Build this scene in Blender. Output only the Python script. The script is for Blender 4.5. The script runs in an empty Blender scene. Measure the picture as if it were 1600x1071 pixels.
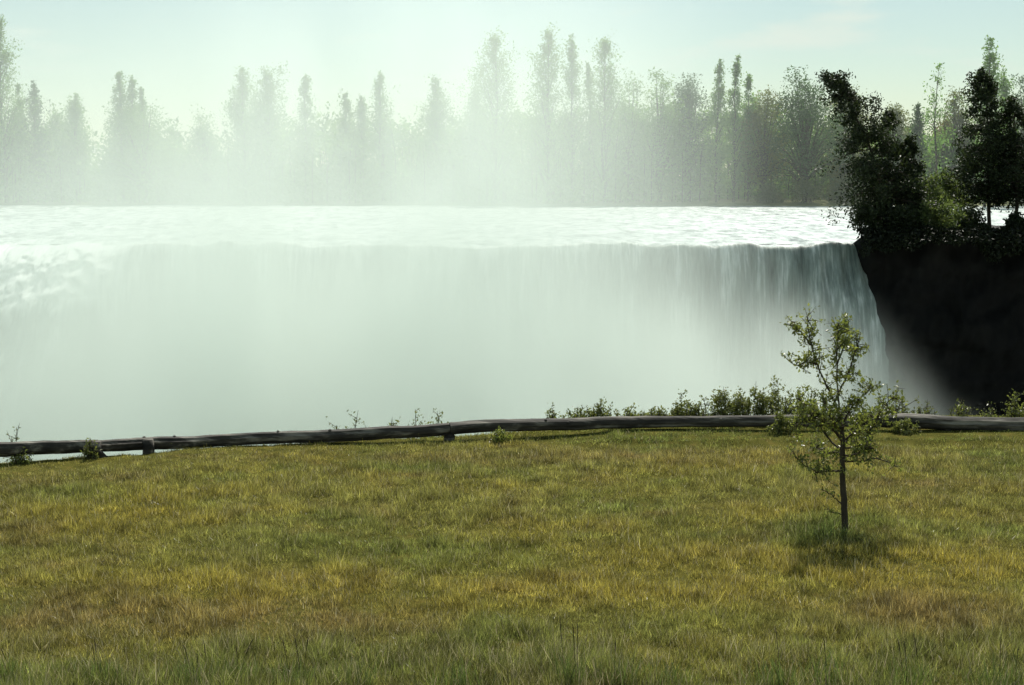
import bpy, math
import numpy as np
from mathutils import Vector, Euler

# ------------------------------------------------------------------ camera
scene = bpy.context.scene
F_PX, CX, CY = 2198.0, 800.0, 535.5            # focal length and centre in photo pixels
CAM_Z = 4.5
PITCH = math.atan((535.5 - 280.0) / F_PX)
cam_data = bpy.data.cameras.new("camera")
cam = bpy.data.objects.new("camera", cam_data)
scene.collection.objects.link(cam)
cam.location = (0, 0, CAM_Z)
cam.rotation_euler = (math.pi / 2 - PITCH, 0, 0)
cam_data.sensor_width = 36.0
cam_data.lens = 36.0 * F_PX / 1600.0
cam_data.clip_start = 0.1
cam_data.clip_end = 8000.0
scene.camera = cam

# ------------------------------------------------------------------ sky and sun
SUN_EL, SUN_AZ = math.radians(53.0), math.radians(9.0)
world = bpy.data.worlds.new("World")
scene.world = world
world.use_nodes = True
wn, wl = world.node_tree.nodes, world.node_tree.links
wn.clear()
w_out = wn.new("ShaderNodeOutputWorld")
w_bg = wn.new("ShaderNodeBackground")
w_bg.inputs["Strength"].default_value = 0.08
w_sky = wn.new("ShaderNodeTexSky")
w_sky.sky_type = 'NISHITA'
w_sky.sun_disc = False
w_sky.sun_elevation = SUN_EL
w_sky.sun_rotation = SUN_AZ
w_sky.air_density = 1.0
w_sky.dust_density = 0.4
w_sky.ozone_density = 1.0
w_tint = wn.new("ShaderNodeMix"); w_tint.data_type = 'RGBA'; w_tint.blend_type = 'MULTIPLY'
w_tint.inputs[0].default_value = 1.0
w_tint.inputs[7].default_value = (0.96, 1.0, 0.86, 1)     # the green cast of the old slide
wl.new(w_sky.outputs[0], w_tint.inputs[6])
# thin scattered cloud
w_tc = wn.new("ShaderNodeTexCoord")
w_map = wn.new("ShaderNodeMapping"); w_map.inputs["Scale"].default_value = (9.0, 9.0, 42.0)
w_map.inputs["Location"].default_value = (3.1, 0.7, 1.3)
wl.new(w_tc.outputs["Generated"], w_map.inputs[0])
w_noise = wn.new("ShaderNodeTexNoise"); w_noise.inputs["Scale"].default_value = 1.0
w_noise.inputs["Detail"].default_value = 5.0; w_noise.inputs["Roughness"].default_value = 0.55
wl.new(w_map.outputs[0], w_noise.inputs["Vector"])
w_ramp = wn.new("ShaderNodeMapRange"); w_ramp.interpolation_type = 'SMOOTHSTEP'
w_ramp.inputs[1].default_value = 0.53; w_ramp.inputs[2].default_value = 0.78
w_ramp.inputs[3].default_value = 0.0; w_ramp.inputs[4].default_value = 0.85
wl.new(w_noise.outputs["Fac"], w_ramp.inputs[0])
w_cl = wn.new("ShaderNodeMix"); w_cl.data_type = 'RGBA'
w_cl.inputs[7].default_value = (7.7, 8.5, 7.6, 1)
wl.new(w_ramp.outputs[0], w_cl.inputs[0])
w_veil = wn.new("ShaderNodeMix"); w_veil.data_type = 'RGBA'      # thin even haze high over everything
w_veil.inputs[0].default_value = 0.25; w_veil.inputs[7].default_value = (6.3, 7.6, 7.0, 1)
wl.new(w_tint.outputs[2], w_veil.inputs[6])
wl.new(w_veil.outputs[2], w_cl.inputs[6])
wl.new(w_cl.outputs[2], w_bg.inputs["Color"])
wl.new(w_bg.outputs[0], w_out.inputs["Surface"])

sun_data = bpy.data.lights.new("sun", 'SUN')
sun_data.energy = 5.0
sun_data.angle = math.radians(0.5)
sun_data.color = (1.0, 0.96, 0.86)
sun = bpy.data.objects.new("sun", sun_data)
scene.collection.objects.link(sun)
SUN_DIR = Vector((math.sin(SUN_AZ) * math.cos(SUN_EL), math.cos(SUN_AZ) * math.cos(SUN_EL), math.sin(SUN_EL)))
sun.rotation_euler = (-SUN_DIR).to_track_quat('-Z', 'Y').to_euler()
sun.location = SUN_DIR * 300

scene.view_settings.view_transform = 'Standard'
scene.view_settings.look = 'None'
scene.view_settings.gamma = 1.0
scene.view_settings.use_curve_mapping = False
scene.view_settings.exposure = 0.3
scene.render.engine = 'CYCLES'
cy = scene.cycles
cy.use_denoising = True
cy.max_bounces = 6
cy.diffuse_bounces = 2
cy.glossy_bounces = 2
cy.transmission_bounces = 3
cy.transparent_max_bounces = 8
cy.volume_bounces = 3
cy.volume_step_rate = 1.0
cy.volume_max_steps = 128
cy.sample_clamp_indirect = 4.0
cy.use_adaptive_sampling = True
cy.adaptive_threshold = 0.02

RIVER_Z, LIP_Y, POOL_Z = -0.54, 109.0, -26.0
FAR_Y = 264.0

# ------------------------------------------------------------------ helpers
C = scene.collection
cp, sp = math.cos(PITCH), math.sin(PITCH)

def at(px, py, Y):
    """world point seen at photo pixel (px, py), standing at distance Y"""
    dx = (px - CX) / F_PX; dy = -(py - CY) / F_PX
    d = (dx, cp + dy * sp, -sp + dy * cp)
    s = Y / d[1]
    return (d[0] * s, Y, CAM_Z + d[2] * s)

def on_ground(px, py, z=0.0):
    dx = (px - CX) / F_PX; dy = -(py - CY) / F_PX
    d = (dx, cp + dy * sp, -sp + dy * cp)
    s = (z - CAM_Z) / d[2]
    return (d[0] * s, d[1] * s)

def hash2(ix, iy, seed):
    n = (ix.astype(np.int64) * 374761393 + iy.astype(np.int64) * 668265263 + seed * 974634777) & 0x7fffffff
    n = ((n ^ (n >> 13)) * 1274126177) & 0x7fffffff
    n = (n ^ (n >> 16)) & 0x7fffffff
    return n / float(0x7fffffff)

def vnoise(x, y, seed=0):
    x = np.asarray(x, float); y = np.asarray(y, float)
    ix = np.floor(x); iy = np.floor(y)
    fx = x - ix; fy = y - iy
    fx = fx * fx * (3 - 2 * fx); fy = fy * fy * (3 - 2 * fy)
    a = hash2(ix, iy, seed); b = hash2(ix + 1, iy, seed)
    c = hash2(ix, iy + 1, seed); d = hash2(ix + 1, iy + 1, seed)
    return (a + (b - a) * fx) * (1 - fy) + (c + (d - c) * fx) * fy

def fbm(x, y, seed=0, octaves=4):
    v = 0; amp = 0.5; s = 1.0
    for k in range(octaves):
        v = v + amp * vnoise(np.asarray(x) * s + 17.3 * k, np.asarray(y) * s - 9.1 * k, seed + k)
        amp *= 0.5; s *= 2.03
    return v / (1 - 0.5 ** octaves)

def sstep(a, b, x):
    t = np.clip((np.asarray(x, float) - a) / (b - a), 0, 1)
    return t * t * (3 - 2 * t)

def link(name, me, parent=None):
    o = bpy.data.objects.new(name, me)
    C.objects.link(o)
    if parent is not None:
        o.parent = parent
    return o

def mesh_np(name, V, Fq=None, Ft=None, mat=None, parent=None, attrs=None, smooth=False):
    V = np.asarray(V, np.float32)
    me = bpy.data.meshes.new(name)
    nq = 0 if Fq is None else len(Fq); nt = 0 if Ft is None else len(Ft)
    loops = []; sizes = []
    if nq: loops.append(np.asarray(Fq, np.int32).ravel()); sizes.append(np.full(nq, 4, np.int32))
    if nt: loops.append(np.asarray(Ft, np.int32).ravel()); sizes.append(np.full(nt, 3, np.int32))
    loops = np.concatenate(loops); sizes = np.concatenate(sizes)
    starts = np.concatenate([[0], np.cumsum(sizes)[:-1]]).astype(np.int32)
    me.vertices.add(len(V)); me.vertices.foreach_set("co", V.ravel())
    me.loops.add(len(loops)); me.loops.foreach_set("vertex_index", loops)
    me.polygons.add(len(sizes)); me.polygons.foreach_set("loop_start", starts)
    me.polygons.foreach_set("loop_total", sizes)
    if smooth:
        me.polygons.foreach_set("use_smooth", np.ones(len(sizes), bool))
    for k, (kind, data) in (attrs or {}).items():
        a = me.attributes.new(k, kind, 'POINT')
        a.data.foreach_set('value' if kind == 'FLOAT' else 'color', np.asarray(data, np.float32).ravel())
    me.update(calc_edges=True)
    if mat: me.materials.append(mat)
    return link(name, me, parent)

def grid_faces(nx, ny):
    i = np.arange(nx - 1)[None, :] + np.arange(ny - 1)[:, None] * nx
    return np.stack([i, i + 1, i + 1 + nx, i + nx], -1).reshape(-1, 4)

def tag(o, label=None, cat=None, group=None, kind=None):
    if label: o["label"] = label
    if cat: o["category"] = cat
    if group: o["group"] = group
    if kind: o["kind"] = kind
    return o

def thing(name, label, cat, loc=(0, 0, 0), group=None):
    o = link(name, None)
    o.empty_display_size = 0.2
    o.location = loc
    return tag(o, label, cat, group)

class Tubes:
    def __init__(self): self.V = []; self.F = []; self.n = 0
    def add(self, pts, radii, sides=6, cap=True, rough=0.0, rng=None, ridge=None):
        pts = np.asarray(pts, float); radii = np.asarray(radii, float)
        T = np.gradient(pts, axis=0)
        T /= np.linalg.norm(T, axis=1)[:, None] + 1e-9
        ref = np.array([0.0, 0, 1]) if abs(T[0][2]) < 0.9 else np.array([1.0, 0, 0])
        rings = []
        for k in range(len(pts)):
            u = np.cross(T[k], ref); u /= np.linalg.norm(u) + 1e-9
            v = np.cross(T[k], u)
            a = np.arange(sides) * 2 * math.pi / sides
            rr = radii[k] * (1 + (rng.uniform(-rough, rough, sides) if rng is not None and rough else 0))
            if ridge is not None: rr = rr * ridge(k / (len(pts) - 1))
            rings.append(pts[k] + (np.cos(a) * rr)[:, None] * u + (np.sin(a) * rr)[:, None] * v)
        V = np.concatenate(rings)
        b = self.n
        for k in range(len(pts) - 1):
            for s in range(sides):
                s2 = (s + 1) % sides
                self.F.append((b + k * sides + s, b + k * sides + s2, b + (k + 1) * sides + s2, b + (k + 1) * sides + s))
        if cap:
            c0, c1 = len(V), len(V) + 1
            V = np.concatenate([V, pts[:1], pts[-1:]])
            e = (len(pts) - 1) * sides
            for s in range(0, sides):
                s2 = (s + 1) % sides
                self.F.append((b + s2, b + s, b + c0, b + c0)[:3])
                self.F.append((b + e + s, b + e + s2, b + c1))
        self.V.append(V); self.n += len(V)
    def build(self, name, mat, parent=None, smooth=True):
        me = bpy.data.meshes.new(name)
        me.from_pydata(np.concatenate(self.V).tolist(), [], self.F)
        if smooth:
            me.polygons.foreach_set("use_smooth", np.ones(len(me.polygons), bool))
        me.materials.append(mat)
        return link(name, me, parent)

def unit(v): return v / (np.linalg.norm(v, axis=-1, keepdims=True) + 1e-9)

def leaves(P, size, rng, aspect=0.5, up=0.0):
    """lens-shaped folded leaf faces at points P: two triangles each"""
    n = len(P)
    d = unit(rng.normal(size=(n, 3)) + np.array([0, 0, up]))
    r = rng.normal(size=(n, 3)); s = unit(np.cross(d, r)); nrm = np.cross(d, s)
    L = size * rng.uniform(0.6, 1.35, (n, 1)); W = L * aspect
    fold = nrm * W * 0.25
    V = np.stack([P, P + d * L * 0.5 + s * W * 0.5 + fold, P + d * L, P + d * L * 0.5 - s * W * 0.5 + fold], 1).reshape(-1, 3)
    i = np.arange(n) * 4
    Ft = np.concatenate([np.stack([i, i + 1, i + 2], 1), np.stack([i, i + 2, i + 3], 1)])
    return V, Ft

def crown_mesh(P, size, rng, mat, parent, aspect=0.5, up=0.0, name="crown", clump=None):
    V, Ft = leaves(P, size, rng, aspect, up)
    var = np.repeat(rng.uniform(0, 1, len(P)), 4)
    if clump is not None:
        var = np.clip(var * 0.5 + np.repeat(clump, 4) * 0.5, 0, 1)
    return mesh_np(name, V, Ft=Ft, mat=mat, parent=parent, attrs={"var": ('FLOAT', var)})

# ------------------------------------------------------------------ materials
def new_mat(name):
    m = bpy.data.materials.new(name); m.use_nodes = True
    nt = m.node_tree; nt.nodes.clear()
    out = nt.nodes.new("ShaderNodeOutputMaterial")
    return m, nt, nt.nodes, nt.links, out

def noise_node(nt, scale, detail=4.0, rough=0.55, mscale=None, coord="Object"):
    N, L = nt.nodes, nt.links
    tc = N.new("ShaderNodeTexCoord"); mp = N.new("ShaderNodeMapping")
    if mscale: mp.inputs["Scale"].default_value = mscale
    L.new(tc.outputs[coord], mp.inputs[0])
    n = N.new("ShaderNodeTexNoise"); n.inputs["Scale"].default_value = scale
    n.inputs["Detail"].default_value = detail; n.inputs["Roughness"].default_value = rough
    L.new(mp.outputs[0], n.inputs["Vector"])
    return n

def ramp_node(nt, src, stops):
    r = nt.nodes.new("ShaderNodeValToRGB")
    el = r.color_ramp.elements
    while len(el) < len(stops): el.new(0.5)
    for e, (p, c) in zip(el, stops):
        e.position = p; e.color = (*c, 1)
    nt.links.new(src, r.inputs[0])
    return r

def leaf_mat(name, c0, c1, trans=0.4, rough=0.5, spec=0.3, tcol=(1.25, 1.3, 0.7)):
    m, nt, N, L, out = new_mat(name)
    at_ = N.new("ShaderNodeAttribute"); at_.attribute_name = "var"
    r = ramp_node(nt, at_.outputs["Fac"], [(0.0, c0), (1.0, c1)])
    b = N.new("ShaderNodeBsdfPrincipled")
    b.inputs["Roughness"].default_value = rough
    b.inputs["Specular IOR Level"].default_value = spec
    L.new(r.outputs[0], b.inputs["Base Color"])
    t = N.new("ShaderNodeBsdfTranslucent")
    mul = N.new("ShaderNodeMix"); mul.data_type = 'RGBA'; mul.blend_type = 'MULTIPLY'
    mul.inputs[0].default_value = 1.0; mul.inputs[7].default_value = (*tcol, 1)
    L.new(r.outputs[0], mul.inputs[6]); L.new(mul.outputs[2], t.inputs["Color"])
    mx = N.new("ShaderNodeMixShader"); mx.inputs[0].default_value = trans
    L.new(b.outputs[0], mx.inputs[1]); L.new(t.outputs[0], mx.inputs[2])
    L.new(mx.outputs[0], out.inputs[0])
    return m

def rough_mat(name, stops, scale, rough=0.9, bump=0.3, mscale=None, bscale=None, detail=6.0, spec=0.2):
    m, nt, N, L, out = new_mat(name)
    n = noise_node(nt, scale, detail, 0.6, mscale)
    r = ramp_node(nt, n.outputs["Fac"], stops)
    b = N.new("ShaderNodeBsdfPrincipled")
    b.inputs["Roughness"].default_value = rough
    b.inputs["Specular IOR Level"].default_value = spec
    L.new(r.outputs[0], b.inputs["Base Color"])
    n2 = noise_node(nt, bscale or scale * 4, 6.0, 0.65, mscale)
    bp = N.new("ShaderNodeBump"); bp.inputs["Strength"].default_value = bump
    L.new(n2.outputs["Fac"], bp.inputs["Height"]); L.new(bp.outputs[0], b.inputs["Normal"])
    L.new(b.outputs[0], out.inputs[0])
    return m

M_SOIL = rough_mat("meadow_soil", [(0.3, (0.045, 0.045, 0.012)), (0.55, (0.085, 0.08, 0.02)), (0.75, (0.13, 0.10, 0.03))], 3.5, rough=1.0, bump=1.0, bscale=30, spec=0.0)
M_FARLAND = rough_mat("far_land", [(0.3, (0.10, 0.12, 0.04)), (0.7, (0.20, 0.20, 0.08))], 0.12, bump=0.4)
M_CLIFF = rough_mat("wet_shaded_rock", [(0.3, (0.004, 0.004, 0.004)), (0.6, (0.010, 0.0095, 0.009)), (0.8, (0.02, 0.018, 0.016))], 0.35, rough=0.75, bump=0.8, mscale=(1, 1, 0.45), spec=0.12)  # wet rock, with the cliff's deep shade darkened into its base colour
M_BARK = rough_mat("bark", [(0.3, (0.03, 0.024, 0.017)), (0.7, (0.09, 0.075, 0.055))], 6.0, bump=0.6, mscale=(1, 1, 0.3))
M_LOG = rough_mat("weathered_log", [(0.34, (0.014, 0.012, 0.010)), (0.52, (0.05, 0.044, 0.037)), (0.68, (0.24, 0.22, 0.185))], 4.0, rough=0.8, bump=1.0, mscale=(0.22, 1.8, 1.8), bscale=14, spec=0.3)

M_FARLEAF = leaf_mat("far_leaf", (0.085, 0.18, 0.055), (0.19, 0.29, 0.095), trans=0.58)
M_FARDARK = leaf_mat("far_dark_leaf", (0.04, 0.09, 0.04), (0.09, 0.15, 0.06), trans=0.45)
M_FARYEL = leaf_mat("far_yellow_leaf", (0.09, 0.12, 0.035), (0.19, 0.20, 0.055), trans=0.45)
M_AUTUMN = leaf_mat("autumn_leaf", (0.13, 0.085, 0.03), (0.25, 0.16, 0.05), trans=0.45)
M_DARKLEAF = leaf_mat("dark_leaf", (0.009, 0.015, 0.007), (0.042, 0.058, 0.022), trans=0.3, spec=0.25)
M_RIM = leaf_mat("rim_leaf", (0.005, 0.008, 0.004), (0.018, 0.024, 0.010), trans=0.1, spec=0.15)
M_BUSHLEAF = leaf_mat("bush_leaf", (0.075, 0.11, 0.045), (0.17, 0.205, 0.085), trans=0.5)
M_SHRUB = leaf_mat("shrub_leaf", (0.08, 0.10, 0.03), (0.19, 0.20, 0.075), trans=0.5, rough=0.4, spec=0.5)
M_SAPLEAF = leaf_mat("sapling_leaf", (0.09, 0.115, 0.035), (0.24, 0.255, 0.085), trans=0.55, rough=0.3, spec=0.6)

def grass_mat():
    m, nt, N, L, out = new_mat("grass_blade")
    a = N.new("ShaderNodeAttribute"); a.attribute_name = "tint"
    b = N.new("ShaderNodeBsdfPrincipled")
    b.inputs["Roughness"].default_value = 0.35; b.inputs["Specular IOR Level"].default_value = 0.35
    L.new(a.outputs["Color"], b.inputs["Base Color"])
    t = N.new("ShaderNodeBsdfTranslucent")
    L.new(a.outputs["Color"], t.inputs["Color"])
    mx = N.new("ShaderNodeMixShader"); mx.inputs[0].default_value = 0.4
    L.new(b.outputs[0], mx.inputs[1]); L.new(t.outputs[0], mx.inputs[2])
    L.new(mx.outputs[0], out.inputs[0])
    return m
M_GRASS = grass_mat()

def river_mat():
    m, nt, N, L, out = new_mat("rapid_water")
    n = noise_node(nt, 1.0, 7.0, 0.68, (0.8, 0.3, 1.0))
    r = ramp_node(nt, n.outputs["Fac"], [(0.36, (0.08, 0.115, 0.11)), (0.48, (0.44, 0.50, 0.48)), (0.6, (0.76, 0.79, 0.78))])
    b = N.new("ShaderNodeBsdfPrincipled")
    b.inputs["Roughness"].default_value = 0.38; b.inputs["IOR"].default_value = 1.33
    b.inputs["Specular IOR Level"].default_value = 0.5
    L.new(r.outputs[0], b.inputs["Base Color"])
    n2 = noise_node(nt, 1.6, 6.0, 0.6, (1.0, 0.45, 1.0))
    bp = N.new("ShaderNodeBump"); bp.inputs["Strength"].default_value = 1.0; bp.inputs["Distance"].default_value = 0.35
    L.new(n2.outputs["Fac"], bp.inputs["Height"]); L.new(bp.outputs[0], b.inputs["Normal"])
    L.new(b.outputs[0], out.inputs[0])
    return m
M_RIVER = river_mat()

def fall_mat():
    m, nt, N, L, out = new_mat("falling_water")
    a = N.new("ShaderNodeAttribute"); a.attribute_name = "foam"
    n = noise_node(nt, 1.0, 6.0, 0.65, (0.9, 0.3, 0.09))
    n3 = noise_node(nt, 1.0, 5.0, 0.6, (4.5, 0.8, 0.16))
    add = N.new("ShaderNodeMath"); add.operation = 'MULTIPLY_ADD'; add.inputs[1].default_value = 0.55
    L.new(n3.outputs["Fac"], add.inputs[0]); L.new(n.outputs["Fac"], add.inputs[2])
    add2 = N.new("ShaderNodeMath"); add2.operation = 'MULTIPLY_ADD'; add2.inputs[1].default_value = 0.5
    L.new(a.outputs["Fac"], add2.inputs[0]); L.new(add.outputs[0], add2.inputs[2])
    r = ramp_node(nt, add2.outputs[0], [(0.56, (0.085, 0.11, 0.098)), (0.8, (0.27, 0.315, 0.29)), (1.0, (0.78, 0.81, 0.79))])
    b = N.new("ShaderNodeBsdfPrincipled")
    b.inputs["Roughness"].default_value = 0.5; b.inputs["IOR"].default_value = 1.33
    L.new(r.outputs[0], b.inputs["Base Color"])
    bp = N.new("ShaderNodeBump"); bp.inputs["Strength"].default_value = 0.7; bp.inputs["Distance"].default_value = 0.3
    L.new(add.outputs[0], bp.inputs["Height"]); L.new(bp.outputs[0], b.inputs["Normal"])
    L.new(b.outputs[0], out.inputs[0])
    return m
M_FALL = fall_mat()

# ------------------------------------------------------------------ the setting
# fence line: distance of the fence from the camera as a function of x
FX = np.array([-30, -8, -5.3, -1.1, 2.3, 9.2, 30.0]); FD = np.array([19.5, 22.0, 23.3, 24.1, 24.75, 24.6, 24.6])
def fence_y(x): return np.interp(x, FX, FD)
TERR = on_ground(1050, 694)[1]                     # the little terrace step before the fence

def field_z(x, y):
    x = np.asarray(x, float); y = np.asarray(y, float)
    z = 0.10 * (fbm(x * 0.25, y * 0.25, 5, 3) - 0.5) + 0.05 * (fbm(x * 1.3, y * 1.3, 8, 3) - 0.5)
    step = sstep(TERR - 0.05, TERR + 0.12, y + 0.25 * (fbm(x * 0.6, x * 0 + 2.0, 31, 3) - 0.5)) * sstep(0.0, 2.0, x) * 0.07
    z = z + step
    e = fence_y(x) - 0.05 + 0.6 * sstep(-4.5, -0.5, x) + 0.5 * (fbm(x * 0.7, y * 0 + 3, 12, 3) - 0.5) + sstep(0, 3, x) * 0.9
    d = y - e
    drop = np.where(d > 0, np.minimum(d * 0.9 + d * d * 0.25, 26.4), 0)
    return z - drop * (0.9 + 0.2 * fbm(x * 0.3, y * 0.3, 77, 3))

xs = np.concatenate([np.linspace(-120, -16, 40)[:-1], np.linspace(-16, 16, 170), np.linspace(16, 120, 40)[1:]])
ys = np.concatenate([np.linspace(-40, 10, 20)[:-1], np.linspace(10, 29, 120), np.linspace(29, 40, 40)[1:]])
X, Y = np.meshgrid(xs, ys)
V = np.stack([X, Y, field_z(X, Y)], -1).reshape(-1, 3)
tag(mesh_np("meadow_ground", V, grid_faces(len(xs), len(ys)), mat=M_SOIL, smooth=True), kind="structure")

# far land to the horizon beyond the river
xs = np.linspace(-1800, 1800, 181); ys = np.concatenate([np.linspace(255, 300, 46)[:-1], np.geomspace(300, 4500, 40)])
X, Y = np.meshgrid(xs, ys)
shore = FAR_Y + 3.0 * (fbm(X * 0.03, X * 0, 3, 3) - 0.5)
Z = -1.6 + 1.6 * sstep(-3, 2.0, Y - shore) + 1.3 * sstep(2, 30, Y - shore) + 0.5 * (fbm(X * 0.05, Y * 0.05, 4, 3) - 0.5) * sstep(1, 10, Y - shore)
V = np.stack([X, Y, Z], -1).reshape(-1, 3)
tag(mesh_np("far_bank_ground", V, grid_faces(len(xs), len(ys)), mat=M_FARLAND, smooth=True), kind="structure")

# the rapids above the fall
def lip_y(x):
    return LIP_Y + 1.6 * (fbm(np.asarray(x) * 0.035, np.asarray(x) * 0 + 4.4, 21, 2) - 0.5) + 0.9 * (fbm(np.asarray(x) * 0.35, np.asarray(x) * 0 + 9.4, 22, 3) - 0.5)
def river_z(x, y):
    left = sstep(5, -35, x)
    w = 0.24 * (fbm(x * 0.16, y * 0.55, 41, 4) - 0.5) * (1 + 1.1 * left)
    w = w + 0.16 * (np.abs(fbm(x * 0.4, y * 1.1, 44, 3) - 0.5) * 2) * (0.5 + left)
    near = sstep(40, 0, y - lip_y(x))
    crest = sstep(9, 0, y - lip_y(x))
    return RIVER_Z + w + crest * (0.8 * (fbm(x * 0.45, x * 0 + 2.2, 47, 4) - 0.55))
xs = np.concatenate([np.linspace(-400, -62, 60)[:-1], np.linspace(-62, 62, 420), np.linspace(62, 400, 60)[1:]])
ts = np.linspace(0, 1, 180) ** 1.5
X = np.repeat(xs[None, :], len(ts), 0)
Y0 = lip_y(xs)[None, :]
Y = Y0 + ts[:, None] * (FAR_Y + 6 - Y0)
Z = river_z(X, Y)
tag(mesh_np("river_water", np.stack([X, Y, Z], -1).reshape(-1, 3), grid_faces(len(xs), len(ts)), mat=M_RIVER, smooth=True), kind="structure")

# the falling curtain
xs = np.concatenate([np.linspace(-200, -62, 60)[:-1], np.linspace(-62, 27.2, 620)])
ss = np.concatenate([np.linspace(0, 1, 46)[:-1] ** 1.6 * 4.0, np.linspace(4.0, 26.2, 60)])
X = np.repeat(xs[None, :], len(ss), 0); S = np.repeat(ss[:, None], len(xs), 1)
lipz = river_z(xs, lip_y(xs))[None, :]
left = sstep(-27, -37, xs)[None, :] * (0.75 + 0.5 * fbm(xs * 0.3, xs * 0, 61, 3))[None, :]
reach = 0.55 + 0.35 * fbm(xs * 0.5, xs * 0 + 1, 62, 3)[None, :] + 3.2 * left
Y = lip_y(xs)[None, :] - reach * np.sqrt(S) - 0.03 * S
rib = fbm(X * 1.2, S * 0.10, 63, 4) - 0.5
fine = fbm(X * 4.0, S * 0.25, 64, 3) - 0.5
Y = Y - (rib * 1.5 + fine * 0.35) * sstep(0.0, 2.0, S) - left * 2.2 * (fbm(X * 1.7, S * 1.7, 65, 4) - 0.5) * sstep(0.05, 0.8, S)
Z = lipz - S + 0.0 * X
fan = sstep(19, 27.2, X) * np.clip(S - 3.0, 0, 30)          # the right end fans out over ledges
X = X + 0.09 * fan + sstep(23.5, 27.2, X) * sstep(0.5, 4, S) * (1.9 * (fbm(S * 0.35, X * 0.25, 67, 4) - 0.5) + 0.9 * (fbm(S * 0.12 + 5, X * 2.5, 68, 3) - 0.5))

Y = Y - 0.22 * fan - 1.4 * sstep(22, 27, X) * sstep(1.0, 5.0, S)
foam = np.clip(left * sstep(5.5, 2.0, S) * 1.2 + 0.35 * sstep(0.9, 0.0, S + 1.2 * (fbm(X * 0.9, X * 0, 66, 3) - 0.5)) * sstep(20, -5, X) + 0.35 * sstep(6, 26, S) * 0, 0, 1)
tag(mesh_np("waterfall", np.stack([X, Y, Z], -1).reshape(-1, 3), grid_faces(len(xs), len(ss))[:, ::-1], mat=M_FALL, smooth=True,
            attrs={"foam": ('FLOAT', (foam + 0 * X).ravel())}), kind="structure")

# rock: the wall behind the curtain and the dark cliff with its wooded top on the right
xs = np.concatenate([np.linspace(-200, 18, 110)[:-1], np.linspace(18, 62, 190), np.linspace(62, 260, 60)[1:]])
prof = [(0, s) for s in np.linspace(-27, -0.6, 70)]
face = np.array([p[1] for p in prof])
back = np.linspace(0.3, 34, 46)
nx = len(xs)
on = sstep(25.2, 27.4, xs)                                  # 1 where the dry cliff stands
yface = LIP_Y + 2.2 - 4.2 * on
Xf = np.repeat(xs[None, :], len(face), 0); Zf = np.repeat(face[:, None], nx, 1)
n1 = fbm(Xf * 0.22, Zf * 0.16, 81, 4) - 0.5
n2 = np.abs(fbm(Xf * 0.8, Zf * 0.35, 82, 4) - 0.5)
ledge = (np.floor(Zf / 2.6 + 1.5 * n1) % 2) * 0.5
Yf = yface[None, :] + (-3.2 * n1 + 2.2 * n2 - ledge) * on[None, :] - 0.06 * (Zf + 27) * -1 * on[None, :] * 0.6
Xb = np.repeat(xs[None, :], len(back), 0); B = np.repeat(back[:, None], nx, 1)
Yb = yface[None, :] + B
mound = (0.5 + (1.2 - 0.9 * sstep(31.5, 34.5, Xb)) * np.exp(-((B - 9) / 7.5) ** 2) + 1.0 * (fbm(Xb * 0.3, B * 0.3, 83, 4) - 0.5))
mound = mound * sstep(25, 18, B) - 2.2 * sstep(16, 25, B)
onb = sstep(0, 2.2, Xb - 25.2 - 0.30 * B)
Zb = -1.5 * (1 - onb) + onb * mound - 0.3
V = np.concatenate([np.stack([Xf, Yf, Zf], -1).reshape(-1, 3), np.stack([Xb, Yb, Zb], -1).reshape(-1, 3)])
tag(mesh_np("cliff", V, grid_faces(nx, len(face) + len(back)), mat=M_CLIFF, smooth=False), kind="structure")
def bank_z(x, y):
    b = y - (LIP_Y - 2.0)
    return float(0.2 + (1.2 - 0.9 * float(sstep(31.5, 34.5, x))) * math.exp(-((b - 9) / 7.5) ** 2) + 1.0 * (fbm(x * 0.3, b * 0.3, 83, 4) - 0.5)) - 0.05

# the churning pool in the gorge
xs = np.linspace(-200, 200, 160); ys = np.linspace(32, 113, 60)
X, Y = np.meshgrid(xs, ys)
Z = POOL_Z + 0.8 * (fbm(X * 0.2, Y * 0.3, 91, 4) - 0.5)
tag(mesh_np("gorge_water", np.stack([X, Y, Z], -1).reshape(-1, 3), grid_faces(len(xs), len(ys)), mat=M_RIVER, smooth=True), kind="structure")

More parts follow.
